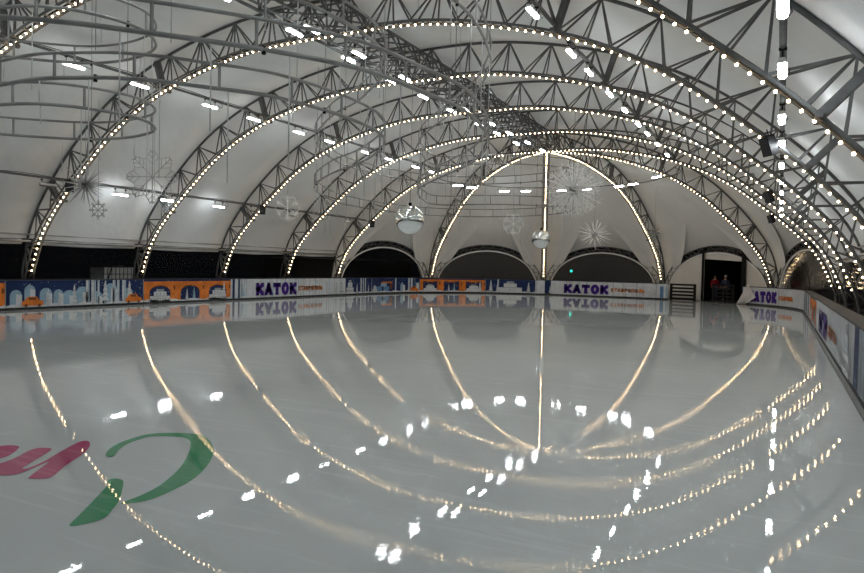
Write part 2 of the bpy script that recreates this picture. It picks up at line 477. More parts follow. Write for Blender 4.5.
right = [(d1, 0), (LW, 0)]+[(LW-(LW-d1)*k/10, arch_z(LW-(LW-d1)*k/10)) for k in range(1, 11)]
prism(q, right, 0, th)
top = [(d0, min(zt0, arch_z(d0)-.05)), (d1, min(zt1, arch_z(d1)-.05)-.05)]+[(d1-(d1-d0)*k/10, arch_z(d1-(d1-d0)*k/10)) for k in range(0, 11)]
prism(q, top, 0, th)
struct(q.obj('wall_far', M['wallwhite']))
# gate frame
t = thing('door_frame', 'black steel frame of the dark doorway in the white tarp wall', 'door frame', wallp(d0, 0))
o0 = wallp(d0, 0)
q = MB(); q.bar(wallp(d0, 0, -.12)-o0, wallp(d0, 3.45, -.12)-o0, .14, .14); q.obj('post', M['black'], t)
q = MB(); q.bar(wallp(d1, 0, -.12)-o0, wallp(d1, 3.5, -.12)-o0, .28, .2); q.obj('post', M['black'], t)
q = MB(); q.bar(wallp(d0, 2.85, .1)-o0, wallp(d1, 3.03, .1)-o0, .1, .1); q.obj('lintel', M['black'], t)
# service tent behind the doorway (dark room)
q = MB()
def rb(b, l0, l1, y0_, y1_, z0_, z1_):
    pts = [wallp(l, z, y) for z in (z0_, z1_) for l, y in ((l0, y0_), (l1, y0_), (l1, y1_), (l0, y1_))]
    b.add(pts, [(0,3,2,1),(4,5,6,7),(0,1,5,4),(1,2,6,5),(2,3,7,6),(3,0,4,7)])
rb(q, d0-.6, d0-.5, .15, 6, 0, 3.6); rb(q, d1+.5, d1+.6, .15, 6, 0, 3.6); rb(q, d0-.6, d1+.6, 6, 6.1, 0, 3.6); rb(q, d0-.6, d1+.6, .15, 6.1, 3.6, 3.7)
rb(q, d0-.6, d0-.02, .12, .18, 0, 3.6); rb(q, d1+.02, d1+.6, .12, .18, 0, 3.6); 
struct(q.obj('wall_back_room', M['black']))

# ------------------------------------------------------------------ side windows, eave beams, back wall
xo = outer(s_e)[0]
for side, nm in ((-1, 'left'), (1, 'right')):
    t = tag(MB().obj('eave_beam', M['steel_pale']) if False else thing('eave_beam', f'long horizontal {"" } steel eave beam along the {nm} side of the hall'.replace('  ', ' '), 'beam', (side*(xo-.12), YB, EAVE)), f'long horizontal steel eave beam along the {nm} side of the hall', 'beam')
    q = MB(); q.tube([(0, 0, -.05), (0, YE-YB, -.05)], .05, 8); q.obj('tube', M['steel_pale'], t)
    q = MB(); q.tube([(0, 0, .22), (0, YE-YB, .22)], .03, 8); q.obj('upper_tube', M['steel_pale'], t)
    for k in range(11):
        y0_, y1_ = YB+S*(k-1)+.0, YB+S*k
        if k == 0 or y1_ < 1: continue
        q = MB()
        q.tube([(side*(xo+.02), y0_+.25, EAVE-.09+.0), (side*(xo+.02), (y0_+y1_)/2, EAVE-.13), (side*(xo+.02), y1_-.25, EAVE-.07)], .10, 8)
        tag(q.obj('rolled_curtain', M['hem']), f'rolled white fabric curtain under the {nm} eave, {ORD[k-3]} bay from the front', 'curtain', 'rolled curtains under the eaves')
    for k in range(10):
        y0_, y1_ = YB+S*k, YB+S*(k+1)
        q = MB(); x = side*(xo+.10)
        q.add([(x, y0_+.03, 0), (x, y1_-.03, 0), (x, y1_-.03, EAVE-.12), (x, y0_+.03, EAVE-.12)], [(0,1,2,3)])
        struct(q.obj(f'window_{6+k+(10 if side > 0 else 0)}', M['film']))
q = MB(); pts = [(x, YB, z) for x, z in full(lambda s: outer(s), 30)]
q.add(pts, [tuple(range(len(pts)))]); struct(q.obj('wall_front', M['membrane']))

# ------------------------------------------------------------------ floor
RXL, RXR, RYE, RR, BH = -12.3, 13.25, 49.0, 10.0, 1.12
seg1 = RYE-RR-6
def peri(s):
    """point and inward normal of the rink edge; s runs up the left side, round the end, down the right"""
    q = PI/2*RR; c = RXR-RXL-2*RR
    if s < seg1: return (RXL, 6+s), (1, 0)
    s -= seg1
    if s < q: a = s/RR; return (RXL+RR-RR*cos(a), RYE-RR+RR*sin(a)), (cos(a), -sin(a))
    s -= q
    if s < c: return (RXL+RR+s, RYE), (0, -1)
    s -= c
    if s < q: a = s/RR; return (RXR-RR+RR*sin(a), RYE-RR+RR*cos(a)), (-sin(a), -cos(a))
    s -= q
    return (RXR, RYE-RR-s), (-1, 0)
q = MB()
pts = [(RXL, YB+1)]+[peri(s)[0] for s in [seg1+ (PI*RR+RXR-RXL-2*RR)*k/60 for k in range(61)]]+[(RXR, YB+1)]
q.add([(x, y, 0) for x, y in pts], [tuple(range(len(pts)))[::-1]])
o = q.obj('floor', M['ice']); struct(o)
q = MB(); q.add([(-60, -40, -.04), (60, -40, -.04), (60, 120, -.04), (-60, 120, -.04)], [(0,1,2,3)]); struct(q.obj('floor', M['ground']))
q = MB(); q.add([(-16, YB, -.015), (16, YB, -.015), (16, 53, -.015), (-16, 53, -.015)], [(0,1,2,3)]); struct(q.obj('floor', M['rubber']))

# painted lettering on the ice (bits of a larger emblem run out of the picture)
def smooth_closed(pts, n=5):
    out = []; N = len(pts)
    for i in range(N):
        p0, p1, p2, p3 = pts[i-1], pts[i], pts[(i+1) % N], pts[(i+2) % N]
        for k in range(n):
            u = k/n
            out.append(tuple(.5*(2*b_+(c-a)*u+(2*a-5*b_+4*c-d)*u*u+(3*b_-a-3*c+d)*u**3) for a, b_, c, d in zip(p0, p1, p2, p3)))
    return out
def ice_paint(name, pts, m_, label):
    q = MB(); pp = smooth_closed(pts)
    if sum(a[0]*b_[1]-b_[0]*a[1] for a, b_ in zip(pp, pp[1:]+pp[:1])) < 0: pp = pp[::-1]
    q.add([(x, y, .003) for x, y in pp], [tuple(range(len(pp)))])
    o = q.obj(name, m_); tag(o, label, 'ice painting', 'painted emblem on the ice'); return o
ice_paint('ice_letter', [(6.46, 4.27), (6.29, 4.47), (6.2, 4.69), (6.17, 4.96), (6.28, 5.13), (6.52, 5.25), (6.76, 5.23), (7.1, 5.01), (7.36, 4.75), (7.59, 4.44), (7.76, 4.11), (7.84, 3.77), (7.84, 3.58), (7.76, 3.46), (7.72, 3.47), (7.71, 3.64), (7.63, 3.91), (7.43, 4.27), (7.14, 4.65), (6.82, 4.98), (6.61, 5.09), (6.44, 5.05), (6.28, 4.93), (6.31, 4.66), (6.42, 4.46), (6.58, 4.27), (6.56, 4.22)], M['paint_green'], 'large green open curve painted on the ice, shaped like a letter C turned over')
ice_paint('ice_letter', [(7.81, 2.98), (7.69, 3.13), (7.49, 3.4), (7.28, 3.67), (7.18, 3.76), (7.17, 3.82), (7.25, 3.83), (7.35, 3.77), (7.65, 3.5), (7.79, 3.33), (7.88, 3.2), (7.88, 3.09)], M['paint_green'], 'green leaf-shaped tail stroke painted on the ice below the green curve')

ice_paint('ice_letter', [(5.95, 3.51), (5.94, 3.59), (5.89, 3.74), (5.74, 3.99), (5.75, 4.09), (5.86, 4.12), (5.96, 4.02), (6.12, 3.78), (6.25, 3.6), (6.28, 3.63), (6.22, 3.8), (6.09, 4.01), (5.96, 4.22), (5.86, 4.41), (5.88, 4.48), (5.98, 4.45), (6.13, 4.33), (6.31, 4.12), (6.47, 3.87), (6.61, 3.69), (6.69, 3.58), (6.67, 3.51), (6.57, 3.46), (6.53, 3.49), (6.41, 3.64), (6.25, 3.84), (6.32, 3.66), (6.37, 3.5), (6.34, 3.42), (6.27, 3.39), (6.16, 3.39)], M['paint_pink'], 'crimson double stroke of a cursive letter painted on the ice at the left edge')
ice_paint('ice_letter', [(5.38, 3.8), (5.36, 3.92), (5.4, 3.98), (5.49, 4.01), (5.57, 3.98), (5.7, 3.85), (5.77, 3.75), (5.79, 3.67), (5.8, 3.57)], M['paint_pink'], 'short crimson stroke tip painted on the ice at the very left edge')

# ------------------------------------------------------------------ rink boards and their prints
PM = ['white', 'navy', 'ice', 'blue', 'grey', 'orange', 'brown', 'purple', 'yellow']
PMATS = [P[k] for k in PM]; PI_ = {k: i for i, k in enumerate(PM)}
def on_board(s, z, off):
    (x, y), (nx, ny_) = peri(s); return (x+nx*off, y+ny_*off, z)
class Art:
    def __init__(a): a.b = MB(); a.L = .0
    def poly(a, pts, c, layer):
        off = .012+.004*layer
        a.b.add([on_board(s, z, off) for s, z in pts], [tuple(range(len(pts)))], PI_[c])
    def rect(a, s0, z0, s1, z1, c, layer):
        n = max(1, int(abs(s1-s0)/.8))
        for k in range(n):
            u, v = s0+(s1-s0)*k/n, s0+(s1-s0)*(k+1)/n
            a.poly([(u, z0), (v, z0), (v, z1), (u, z1)], c, layer)
    def disc(a, s, z, r, c, layer, n=10, rs=None):
        a.poly([(s+(rs or r)*cos(2*PI*k/n), z+r*sin(2*PI*k/n)) for k in range(n)], c, layer)
ZB, ZT = .10, BH-.05
def dots(a, s0, s1, n, c='white', z0=.15, r=.014, layer=6):
    for _ in range(n): a.disc(random.uniform(s0+.03, s1-.03), random.uniform(z0, ZT-.03), random.uniform(.6, 1.5)*r, c, layer, 6)
def tree(a, s, z, h, c='white', layer=4):
    w = h*.42
    for k in range(4):
        zz = z+h*(.12+.22*k); ww = w*(1-.22*k)/2*1.1; n = 5
        top = [(s, min(ZT, zz+h*.34))]
        bot = [(s+ww*(1-2*i/(2*n)), zz+(h*.05 if i % 2 else 0)) for i in range(2*n+1)]
        a.poly(top+bot[::-1], c if k % 2 == 0 else c, layer)
        a.poly([(s-ww*.7, zz+.01), (s+ww*.6, zz+.01), (s+ww*.2, zz+h*.05)], 'grey' if c == 'white' else 'white', layer+1)
    a.rect(s-h*.02, z, s+h*.02, z+h*.14, 'grey', layer)
def tower(a, s, w, h, layer=2):
    zt = ZB+h; n = 8
    a.poly([(s-w/2, ZB), (s+w/2, ZB), (s+w/2, zt-w*.35)]+[(s+w/2*cos(PI*k/n), zt-w*.35+w*.5*sin(PI*k/n)) for k in range(1, n)]+[(s-w/2, zt-w*.35)], 'ice', layer)
    a.poly([(s, ZB), (s+w*.48, ZB), (s+w*.48, zt-w*.3), (s, zt-w*.2)], 'white', layer+1)
def birch(a, s0, s1, layer=1, dens=1.0):
    a.rect(s0, ZB, s1, ZT, 'white', layer)
    s = s0+.05
    while s < s1-.08:
        w = random.uniform(.02, .07); c = random.choice(['grey', 'grey', 'ice', 'white', 'white'])
        a.rect(s, ZB+random.choice([0, 0, .1]), s+w, ZT-random.choice([0, 0, 0, .2]), c, layer+1)
        if random.random() < .5:
            for _ in range(3):
                zz = random.uniform(ZB+.05, ZT-.1); a.rect(s, zz, s+w*random.uniform(.5, 1.6), zz+.02, 'grey', layer+2)
        s += random.uniform(.08, .26)/dens
def trunks(a, s0, s1, layer=3):
    s = s0
    while s < s1-.05:
        w = min(random.uniform(.10, .2), s1-s); a.rect(s, ZB, s+w, ZT, 'white', layer); a.rect(s+w*.6, ZB, s+w*.85, ZT, 'ice', layer+1)
        for _ in range(4):
            zz = random.uniform(ZB+.05, ZT-.05); a.rect(s, zz, s+w*.45, zz+.018, 'grey', layer+1)
        s += w+random.uniform(.08, .16)
def snow(a, s0, s1, layer=5):
    n = 24; a.poly([(s0, ZB)]+[(s0+(s1-s0)*k/n, ZB+.07+.035*sin(k*1.1)+.02*sin(k*2.7)) for k in range(n+1)]+[(s1, ZB)], 'white', layer)
def stroke(a, P_, w, c, layer, s0, z0, W, H):
    for (x0, y0_), (x1, y1_) in zip(P_, P_[1:]):
        ax_, az = s0+x0*W, z0+y0_*H; bx, bz = s0+x1*W, z0+y1_*H
        L = math.hypot(bx-ax_, bz-az) or 1; ux, uz = (bx-ax_)/L, (bz-az)/L; e = w*.42
        ax_ -= ux*e; az -= uz*e; bx += ux*e; bz += uz*e; nx, nz = -uz*w/2, ux*w/2
        a.poly([(ax_-nx, az-nz), (bx-nx, bz-nz), (bx+nx, bz+nz), (ax_+nx, az+nz)], c, layer)
CIR = [(.5+.5*cos(2*PI*k/12+PI/12), .5+.5*sin(2*PI*k/12+PI/12)) for k in range(13)]
GL = {'К': [[(0,0),(0,1)], [(0,.45),(1,1)], [(.25,.55),(1,0)]],
      'А': [[(0,0),(.5,1),(1,0)], [(.22,.3),(.78,.3)]],
      'Т': [[(0,1),(1,1)], [(.5,1),(.5,0)]],
      'О': [CIR],
      'С': [[(.95,.85),(.6,1),(.2,.9),(0,.5),(.2,.1),(.6,0),(.95,.15)]],
      'В': [[(0,0),(0,1),(.7,.95),(.8,.75),(.6,.52),(0,.5)], [(.6,.52),(.95,.3),(.8,.05),(0,0)]],
      'Р': [[(0,0),(0,1),(.75,.95),(.9,.72),(.75,.48),(0,.45)]],
      'П': [[(0,0),(0,1),(1,1),(1,0)]],
      'Л': [[(0,0),(.2,.1),(.45,1),(1,1),(1,0)]],
      'Ь': [[(0,1),(0,0),(.75,.03),(.9,.27),(.75,.5),(0,.52)]]}
def text(a, txt, s0, s1, z0, z1, c, wfrac, layer=7, fat=False):
    n = len(txt); cw = (s1-s0)/n; gap = .12
    for i, ch in enumerate(txt):
        W = cw*(1-gap); x = s0+cw*i; w = wfrac*(z1-z0)
        inset = w/2
        if fat and ch == 'О':
            cx, cz = x+W/2, (z0+z1)/2
            a.disc(cx, cz, (z1-z0)/2+.03, c, layer, 20, W/2+.02)
            st = [((.15 if k % 2 == 0 else .065)*sin(2*PI*k/10), (.15 if k % 2 == 0 else .065)*cos(2*PI*k/10)) for k in range(10)]
            a.poly([(cx+p*W/.6*.62, cz+r*1.2) for p, r in st], 'white', layer+1); continue
        for st in GL[ch]: stroke(a, st, w, c, layer, x+inset, z0+inset, W-2*inset, z1-z0-2*inset)
        if fat:
            if ch in 'КТА':     # slab serifs and wedge fill
                if ch == 'К': a.rect(x-.02, z0, x+W*.40, z0+.07, c, layer); a.rect(x-.02, z1-.07, x+W*.40, z1, c, layer); a.rect(x+W*.66, z0, x+W+.02, z0+.07, c, layer); a.rect(x+W*.66, z1-.07, x+W+.02, z1, c, layer)
                if ch == 'А': a.rect(x-.04, z0, x+W*.34, z0+.07, c, layer); a.rect(x+W*.62, z0, x+W+.04, z0+.07, c, layer); a.poly([(x+W*.2, z0+.2), (x+W*.8, z0+.2), (x+W*.5, z0+.5)], c, layer)
                if ch == 'Т': a.rect(x+W*.22, z0, x+W*.78, z0+.07, c, layer); a.rect(x, z1-.26, x+W*.16, z1, c, layer); a.rect(x+W*.84, z1-.26, x+W, z1, c, layer)
def art_arches(a, s0, s1, n=2):
    a.rect(s0, ZB, s1, ZT, 'navy', 1); cw = (s1-s0)/n
    a.rect(s0, .86, s1, .99, 'orange', 3)
    for i in range(n):
        c = s0+cw*(i+.5); r = cw*.33; N = 10
        left_ = [(c-r+r*(1-cos(PI/2*k/N)), .48+.30*sin(PI/2*k/N)) for k in range(N+1)]
        for g in (-1, 1):
            pp = [(c+g*abs(x-c), z) for x, z in left_]
            for (x0, z0_), (x1, z1_) in zip(pp, pp[1:]): a.poly([(x0, z0_), (x1, z1_), (x1, .87), (x0, .87)], 'orange', 3)
            a.rect(c+g*r, ZB, c+g*cw/2, .87, 'orange', 3)
            for (x0, z0_), (x1, z1_) in zip(pp, pp[1:]): a.poly([(x0, z0_), (x1, z1_), (x1, z1_+.04), (x0, z0_+.04)], 'brown', 4)
        a.rect(c+cw/2-.12, .62, c+cw/2-.02, .8, 'brown', 4)
        if i % 2 == 0: house(a, c, r*1.2, 5)
        else: tree(a, c-r*.35, ZB, .5, 'white', 5); tree(a, c+r*.4, ZB, .58, 'ice', 5)
    snow(a, s0, s1, 5); dots(a, s0, s1, int(14*(s1-s0)), 'yellow', .2, .014, 7)
def house(a, c, w, layer, h=.55):
    a.rect(c-w*.8, ZB, c+w*.8, ZB+h*.45, 'white', layer); a.rect(c-w*.5, ZB+h*.45, c+w*.5, ZB+h*.8, 'white', layer)
    a.rect(c-w*.3, ZB+h*.8, c+w*.3, ZB+h, 'grey', layer); a.rect(c-w*.62, ZB+h*.42, c+w*.62, ZB+h*.47, 'grey', layer+1)
    for k in range(-3, 4): a.rect(c+k*w*.22-.03, ZB+h*.12, c+k*w*.22+.03, ZB+h*.3, 'grey', layer+1)
    for k in (-1, 0, 1): a.rect(c+k*w*.28-.03, ZB+h*.52, c+k*w*.28+.03, ZB+h*.7, 'ice', layer+1)
def art_city(a, s0, s1, car=True):
    a.rect(s0, ZB, s1, ZT, 'navy', 1); s = s0+.35
    while s < s1-.3:
        w = random.uniform(.38, .62); tower(a, s, w, random.uniform(.45, .8)); s += w*random.uniform(.95, 1.5)
    snow(a, s0, s1, 5); dots(a, s0, s1, int(9*(s1-s0)))
def car(a, s, layer=8):
    a.poly([(s-.4, ZB+.05), (s+.4, ZB+.05), (s+.4, ZB+.22), (s+.25, ZB+.24), (s+.15, ZB+.38), (s-.2, ZB+.38), (s-.3, ZB+.24), (s-.4, ZB+.2)], 'orange', layer)
    a.rect(s-.15, ZB+.26, s+.12, ZB+.35, 'brown', layer+1); a.disc(s-.25, ZB+.06, .06, 'brown', layer+1); a.disc(s+.25, ZB+.06, .06, 'brown', layer+1)
def flake2(a, s, z, r, c, layer):
    for k in range(4):
        an = PI*k/4; dx, dz = cos(an)*r, sin(an)*r; nx, nz = -sin(an)*.02, cos(an)*.02
        a.poly([(s-dx-nx, z-dz-nz), (s+dx-nx, z+dz-nz), (s+dx+nx, z+dz+nz), (s-dx+nx, z-dz+nz)], c, layer)
    a.disc(s, z, r*.35, c, layer)

def a_A(a, s0, s1): art_arches(a, s0, s1, 1)
def a_B(a, s0, s1):
    art_city(a, s0, s1); trunks(a, s0+3.1, s0+3.7); trunks(a, s0+4.3, s0+5.0)
    tree(a, s0+2.6, ZB, .75, 'white', 5); tree(a, s0+3.95, ZB, .9, 'white', 5); tree(a, s0+5.1, ZB, .85, 'white', 5); tree(a, s0+2.0, ZB, .5, 'white', 5); tree(a, s0+1.55, ZB, .62, 'white', 5); tree(a, s0+3.4, ZB, .55, 'white', 6); dots(a, s0, s1, 60, 'white', .3, .012, 8)
    car(a, s0+.95); car(a, s0+5.3)
def a_C(a, s0, s1): art_arches(a, s0, s1, 3); tree(a, s1-.45, ZB, .8, 'white', 6); 
def a_D(a, s0, s1): 
    birch(a, s0, s1); a.rect(s0+.1, ZB, s0+.25, ZT, 'navy', 3); a.rect(s0+.5, ZB, s0+.62, ZT, 'navy', 3); tree(a, s0+.8, ZB, .7, 'ice', 4)
    text(a, 'КАТОК', s0+1.8, s0+5.2, .2, .86, 'purple', .36, 7, True); text(a, 'СТАВРОПОЛЬ', s0+5.3, s0+7.6, .40, .66, 'orange', .28)
    tree(a, s1-1.0, ZB, .55, 'grey', 4); house(a, s1-.4, .3, 4, .7)
def a_E(a, s0, s1):
    a.rect(s0, ZB, s1, ZT, 'navy', 1); house(a, s0+.5, .5, 3, .85); tree(a, s0+1.3, ZB, .6); trunks(a, s0+1.7, s0+2.4); tree(a, s1-.4, ZB, .5); snow(a, s0, s1); dots(a, s0, s1, 30)
def a_F(a, s0, s1):
    a.rect(s0, ZB, s1, ZT, 'navy', 1); a.rect(s0+.5, ZB, s0+2.2, .5, 'blue', 2); a.rect(s0+1.0, .5, s0+1.8, .72, 'ice', 2); a.rect(s0+1.2, .72, s0+2.4, .82, 'orange', 3); a.rect(s0+2.1, .3, s0+2.4, .82, 'brown', 3)
    trunks(a, s0+2.7, s0+3.0); tower(a, s0+3.5, .5, .6); trunks(a, s0+4.0, s0+4.8); tower(a, s1-.3, .5, .75); house(a, s0+.35, .35, 4, .5); snow(a, s0, s1); dots(a, s0, s1, 50); car(a, s1-.5)
def a_G(a, s0, s1): art_arches(a, s0, s1, 3); tree(a, s1-.4, ZB, .7, 'white', 6)
def a_H(a, s0, s1):
    a.rect(s0, ZB, s1, ZT, 'navy', 1); house(a, (s0+s1)/2, 1.1, 3, .85); tree(a, s0+.4, ZB, .85); tree(a, s0+.9, ZB, .6); tree(a, s1-.5, ZB, .75); trunks(a, s0+.9, s0+1.15); snow(a, s0, s1); dots(a, s0, s1, 30)
def a_I(a, s0, s1):
    birch(a, s0, s1); a.rect(s0+.6, ZB, s0+1.3, ZT, 'navy', 2); tree(a, s0+.4, ZB, .8); tree(a, s0+1.1, ZB, .55, 'white', 4)
    text(a, 'КАТОК', s0+2.15, s0+5.5, .2, .86, 'purple', .36, 7, True); text(a, 'СТАВРОПОЛЬ', s0+5.6, s0+8.0, .40, .66, 'orange', .28)
    flake2(a, s1-1.1, .38, .25, 'grey', 5); flake2(a, s1-1.1, .38, .16, 'white', 6); a.rect(s1-.55, ZB, s1-.3, .9, 'blue', 4); a.rect(s1-.15, ZB, s1-.05, .9, 'ice', 4)
def a_J(a, s0, s1):
    birch(a, s0, s1); text(a, 'КАТОК', s0+.4, s0+3.2, .2, .86, 'purple', .36, 7, True); text(a, 'СТАВРОПОЛЬ', s0+3.4, s0+5.2, .40, .66, 'orange', .28)
def a_K(a, s0, s1):
    birch(a, s0, s1); a.rect(s0+3.2, ZB, s0+4.1, ZT, 'navy', 3); a.rect(s0+5.6, ZB, s0+6.4, ZT, 'navy', 3); tree(a, s0+4.4, ZB, .7); tree(a, s0+5.2, ZB, .8, 'ice'); tree(a, s0+6.8, ZB, .6, 'grey')
def a_L(a, s0, s1): birch(a, s0, s1); a.rect(s0+1.0, ZB, s0+1.6, ZT, 'navy', 3); art_arches(a, s0+2.8, s1-.8, 2)
def a_M(a, s0, s1):
    birch(a, s0, s1, dens=.7); text(a, 'КАТОК', s0+1.5, s0+5.4, .2, .86, 'purple', .36, 7, True); text(a, 'СТАВРОПОЛЬ', s0+5.6, s0+8.6, .40, .66, 'orange', .28)
def a_N(a, s0, s1):
    birch(a, s0, s1); house(a, s0+1.6, .8, 5, .9); tree(a, s0+.6, ZB, .6, 'grey'); tree(a, s0+2.5, ZB, .6, 'grey'); a.rect(s0+3.0, ZB, s0+3.7, ZT, 'navy', 3); trunks(a, s0+3.9, s1)
BOARDS = [(4.9, 8.27, a_A, 'left board section with an orange arcade print, nearest the camera'),
 (8.27, 14.1, a_B, 'left board section printed with ice towers, white trees and navy sky'),
 (14.1, 19.3, a_C, 'left board section printed with an orange arcade on navy, before the white lettered section'),
 (19.3, 29.3, a_D, 'left board section with purple and orange lettering on white birch print'),
 (29.3, 32.4, a_E, 'left board section printed with a white house on navy beyond the lettering'),
 (32.4, 37.5, a_F, 'board section printed with blue buildings and white trunks, before the far left corner'),
 (37.5, 42.9, a_G, 'board section printed with an orange arcade in the far left corner'),
 (42.9, 46.7, a_H, 'far board section printed with a long white house under navy sky'),
 (46.7, 56.3, a_I, 'far board section with purple and orange lettering, ending at the black barrier'),
 (61.75, 67.5, a_J, 'board section with purple lettering partly under the white cloth, right of the doorway'),
 (67.5, 75.0, a_K, 'right corner board section printed with birches and navy stripes'),
 (75.0, 84.0, a_L, 'right board section printed with an orange arcade between white birches'),
 (84.0, 93.3, a_M, 'right board section with purple lettering and an orange word on white'),
 (93.3, 98.6, a_N, 'right board section with a white house print, nearest the camera')]
for s0, s1, fn, lab in BOARDS:
    c0 = Vector((*peri((s0+s1)/2)[0], 0))
    t = thing('rink_board', lab, 'rink board', c0, 0, 'rink board sections')
    n = max(2, int((s1-s0)/.6)); S_ = [s0+.01+(s1-s0-.02)*k/n for k in range(n+1)]
    def strip(z0, z1, o0_, o1_):
        q = MB(); vs = []
        for s in S_:
            for (z, o_) in ((z0, o0_), (z0, o1_), (z1, o1_), (z1, o0_)): vs.append(Vector(on_board(s, z, o_))-c0)
        fs = []
        for k in range(n):
            for e in range(4): fs.append((k*4+e, k*4+(e+1) % 4, (k+1)*4+(e+1) % 4, (k+1)*4+e))
        fs += [(3, 2, 1, 0), (n*4, n*4+1, n*4+2, n*4+3)]
        q.add(vs, fs); return q
    pn = strip(.0, BH-.045, -.07, 0).obj('panel', P['white'], t)
    strip(.0, .09, 0.001, .035).obj('kick_strip', M['kick'], t)
    strip(BH-.045, BH, -.09, .03).obj('top_rail', M['dark_rail'] if s0 < 67 else M['brown_cap'], t)
    a = Art(); fn(a, s0+.02, s1-.02)
    a.b.v = [tuple(Vector(v)-c0) for v in a.b.v]
    a.b.obj('printed_sheet', PMATS, pn)
# low grey kerb where the right boards meet the ice
q = MB(); q.box((RXR-.10, 3, 0), (RXR-.036, 39, .045)); tag(q.obj('ice_kerb', M['curb']), 'low grey kerb running along the foot of the right boards', 'kerb')
q = MB(); q.box((RXR+.10, 6.5, BH-.05), (RXR+.30, 38.9, BH-.005)); tag(q.obj('board_ledge', M['brown_cap']), 'brown flat ledge behind the top of the right boards', 'ledge')

# black slatted barriers beside the doorway
def barrier(pa, pb, label, h=1.1, z0=0, n=5):
    pa = Vector((*pa, z0)); pb = Vector((*pb, z0)); t = thing('slatted_barrier', label, 'barrier', pa)
    for p in (pa, pb):
        q = MB(); q.bar(p-pa, p-pa+Vector((0,0,h+.03)), .16); q.obj('post', M['black'], t)
    for k in range(n):
        q = MB(); z = .12+(h-.16)*k/(n-1); q.bar(Vector((0,0,z)), pb-pa+Vector((0,0,z)), .05, .13); q.obj('slat', M['black'], t)
b0 = peri(56.5)[0]; b1 = peri(58.15)[0]
barrier(b0, b1, 'black slatted barrier closing the gap left of the white tarp wall')
w0 = wallp(d1-1.65, 0, -.9); w1 = wallp(d1-.1, 0, -.9)
barrier((w0.x, w0.y), (w1.x, w1.y), 'black slatted barrier standing in the right half of the doorway', 1.15)
# white cloth over the start of the right boards
q = MB(); g = []; nx_, nz_ = 14, 10
for j in range(nz_+1):
    v = j/nz_
    for i in range(nx_+1):
        u = i/nx_
        ss = 62.3-.55*(1-v)**1.5*0+ (1-v)*(-.55)+u*(.22+1.0*(1-abs(2*v-.8))*1)*.95
        z = .02+1.3*v*(1-.12*u)
        off = .13+.09*sin(u*7+v*3)*(1-.4*v)+.35*(1-v)**2*(1-u)
        g.append(on_board(ss, z, off))
W_ = nx_+1
q.add(g, [(j*W_+i, j*W_+i+1, (j+1)*W_+i+1, (j+1)*W_+i) for j in range(nz_) for i in range(nx_)], 0, True)
o = q.obj('draped_cloth', M['cloth']); tag(o, 'white cloth draped over the end of the lettered boards beside the doorway', 'cloth')
md = o.modifiers.new('s', 'SOLIDIFY'); md.thickness = .01

# ------------------------------------------------------------------ ridge truss, purlins, tie arcs
def truss_section(parent):
    L = S; Z0, Z1 = 8.80, 9.58; XX = {Z0: .80, Z1: .48}
    for g in (-1, 1):
        for z in (Z0, Z1):
            q = MB(); q.tube([(g*XX[z], 0, z), (g*XX[z], L, z)], .045, 6); q.obj('chord', M['steel'], parent)
    n = 5
    for k in range(n):
        y0_, y1_, ym = L*k/n, L*(k+1)/n, L*(k+.5)/n
        for g in (-1, 1):
            for p, r in (((g*.8, y0_, Z0), (g*.48, ym, Z1)), ((g*.48, ym, Z1), (g*.8, y1_, Z0)), ((g*.8, y0_, Z0), (g*.48, y0_, Z1))):
                q = MB(); q.bar(p, r, .05); q.obj('strut', M['steel'], parent)
        for z in (Z0, Z1):
            X = XX[z]
            for p, r in (((-X, y0_, z), (X, y0_, z)), ((-X, y0_, z), (X, y1_, z))):
                q = MB(); q.bar(p, r, .045); q.obj('cross_brace', M['steel'], parent)
r0 = thing('ridge_truss', '', 'truss', (0, Y0-S, 0), 0, 'box truss sections along the ridge'); truss_section(r0)
rts = [r0]+[copy_tree(r0) for _ in range(NB)]
for k, r in enumerate(rts):
    r.location = (0, Y0-S+S*k, 0); r['label'] = f'box lattice truss section along the ridge, {ORD[k]} bay from the camera'
PUR = {'upper left': (-6.95, 7.95), 'lower left': (-12.25, 4.90), 'upper right': (6.95, 7.95), 'lower right': (12.08, 4.90)}
for k, (x, z) in PUR.items():
    t = thing('purlin', f'long thin steel purlin carrying lamps, {k} of the four', 'purlin', (x, YB, z), 0, 'purlins along the hall')
    q = MB(); q.tube([(0, 0, 0), (0, YE-YB, 0)], .045, 8); q.obj('rod', M['steel'], t)
    q = MB(); q.tube([(.02, 3+i*.65, .06+.02*sin(i*1.7)) for i in range(76)], .012, 4); q.obj('cable', M['cable'], t)
for i, x in enumerate((-.3, .3)):
    t = thing('lamp_rail', f'slim steel rail carrying the {("left","right")[i]} row of ridge lamps', 'rail', (x, YB, 8.70))
    q = MB(); q.tube([(0, 0, 0), (0, YE-YB, 0)], .035, 6); q.obj('rod', M['steel'], t)
# horizontal tie arcs between the ribs of the round end
def polar(r, deg, z=0): return Vector((-cos(rad(deg))*r, YE+sin(rad(deg))*r, z))
for i in range(5):
    t = thing('tie_arc', f'thin bowed tie tube across the {("leftmost","second","middle","fourth","rightmost")[i]} bay of the round end', 'tie tube', polar(7, 36*i+18, 7.8), 0, 'bowed tubes of the round end')
    o0 = polar(7, 36*i+18, 7.8)
    pts = []
    for k in range(17):
        u = k/16; pts.append(polar(6.95+.35*sin(PI*u), 36*i+36*u, 7.43)-o0)
    q = MB(); q.tube(pts, .035, 6); q.obj('tube', M['steel'], t)

